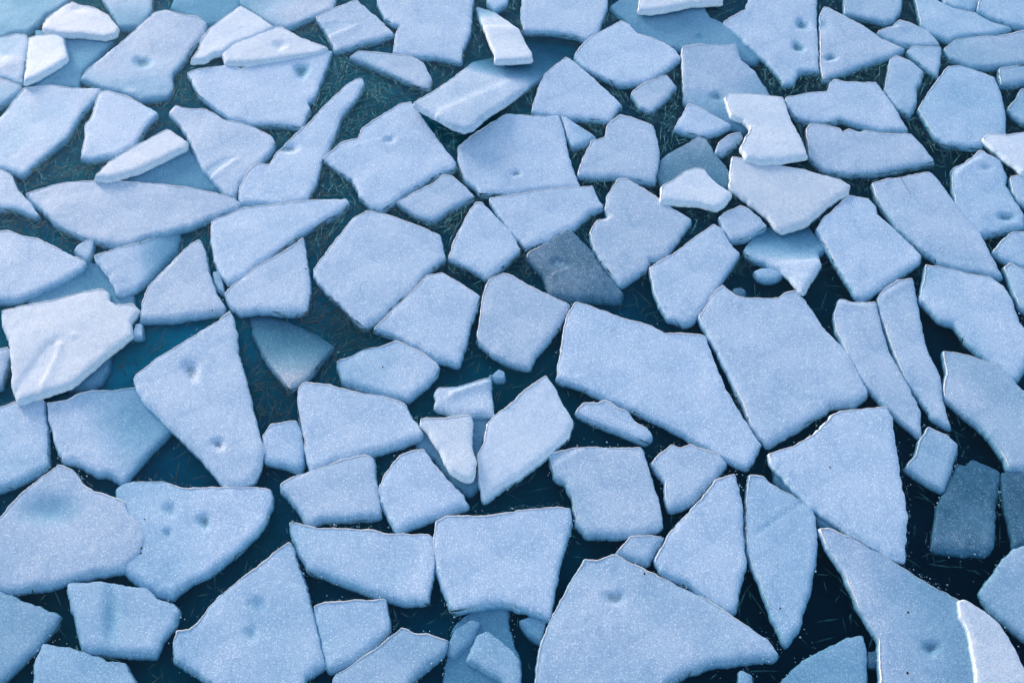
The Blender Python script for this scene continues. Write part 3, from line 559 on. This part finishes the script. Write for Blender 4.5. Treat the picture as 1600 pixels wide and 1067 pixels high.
def bubbles():
    rs = np.random.RandomState(11); V, Fc = [], []
    bm = bmesh.new(); bmesh.ops.create_icosphere(bm, subdivisions=1, radius=1); bv = [tuple(v.co) for v in bm.verts]; bf = [tuple(v.index for v in f.verts) for f in bm.faces]; bm.free()
    cand = []
    for P, z in POLY_PX:
        Q = resample(P, 3.0); 
        if area(Q) < 0: Q = Q[::-1]
        nb = normals(Q, 1)
        for q, n_ in zip(Q, nb):
            if not (-30 < q[0] < 1630 and 0 < q[1] < 1100): continue
            dens = .03 + .36*min(1, max(0, (q[1]-230)/500.0))
            cl = noise.noise((q[0]*.012, q[1]*.012, 4.4))
            for _ in range(2):
                if rs.rand() < dens*max(0, .35 + 1.6*cl): cand.append(q + n_*(1.5 + abs(rs.normal(0, 4.0))))
    n = 700
    cand = np.array(cand + list(np.column_stack([rs.uniform(0, 1600, n), rs.uniform(200, 1067, n)])))
    cand = cand[free(cand[:, 0], cand[:, 1])]
    for x, y in cand:
        gx, gy = ground(x, y); r = min(.006, .0013 + rs.exponential(.0010)); z = rs.uniform(-.004, .0008); b = len(V)
        V += [(float(gx)+p[0]*r, float(gy)+p[1]*r, z+p[2]*r*.7) for p in bv]; Fc += [tuple(b+i for i in f) for f in bf]
    tag(mesh_obj('air_bubbles', V, Fc, M['bubble']), 'tiny air bubbles and slush grains strung along the floe edges', 'air bubbles', kind='stuff')
bubbles()

def speck(x, y, r, z, label):
    gx, gy = ground(x, y, z); bm = bmesh.new(); bmesh.ops.create_icosphere(bm, subdivisions=2, radius=r)
    for v in bm.verts:
        v.co *= 1 + .5*noise.noise(v.co*300 + Vector((x, y, 0))); v.co.x *= 1.3; v.co.z *= .5
    me = bpy.data.meshes.new('grit'); bm.to_mesh(me); bm.free(); me.materials.append(M['dirt'])
    o = bpy.data.objects.new('dirt_speck', me); C.objects.link(o); o.location = (float(gx), float(gy), z); o.rotation_euler = (0, 0, x)
    tag(o, label, 'dirt speck', 'black specks of dirt on the ice')
for a in ((598, 573, .0045, .003, 'black speck on the spindle-shaped bluish floe'),
          (221, 856, .006, .020, 'upper black speck on the right tip of the melt pool floe'),
          (220, 864, .005, .018, 'lower black speck on the right tip of the melt pool floe'),
          (226, 811, .004, .006, 'black speck on the wing-shaped floe right of the melt pool floe'),
          (105, 587, .004, .030, 'black speck near the bottom of the raised slab with rough ridges'),
          (332, 485, .0045, .012, 'black speck at the foot of the tall triangular floe on the left'),
          (1219, 950, .0045, .006, 'black speck near the tip of the dagger-shaped floe'),
          (1419, 956, .005, .006, 'upper black speck on the very large holed floe bottom right'),
          (1418, 1051, .006, .006, 'lower black speck on the very large holed floe bottom right'),
          (1007, 896, .005, .012, 'black speck on the upper right edge of the giant triangular floe'),
          (463, 870, .0045, .009, 'black speck near the top of the bottom triangular floe, lower left'),
          (478, 420, .0045, .012, 'black speck on the right edge of the straight-sided triangular floe'),
          (219, 379, .0045, .010, 'black speck on the upper edge of the greyish floe, left'),
          (1297, 730, .004, .020, 'black speck on the large bright triangular floe, lower right')):
    speck(*a)

def twig():
    pth = [(1403, 270), (1407, 276), (1413, 287), (1418, 296), (1422, 303)]; V, Fc = [], []
    for i, (x, y) in enumerate(pth):
        z = .014 + (.012 if i == 0 else 0) + .001*math.sin(i*2); gx, gy = ground(x, y, z); r = .0016*(1 - .12*i)
        for k in range(6):
            a = k*math.pi/3; V.append((float(gx)+math.cos(a)*r, float(gy)+math.sin(a)*r*.6, z+math.sin(a)*r))
    for i in range(len(pth)-1):
        for k in range(6): Fc.append((i*6+k, i*6+(k+1) % 6, i*6+6+(k+1) % 6, i*6+6+k))
    Fc += [tuple(range(6))[::-1], tuple(range(len(V)-6, len(V)))]
    tag(mesh_obj('twig', V, Fc, M['twig']), 'thin dark twig lying across the top of the parallelogram floe', 'twig')
twig()
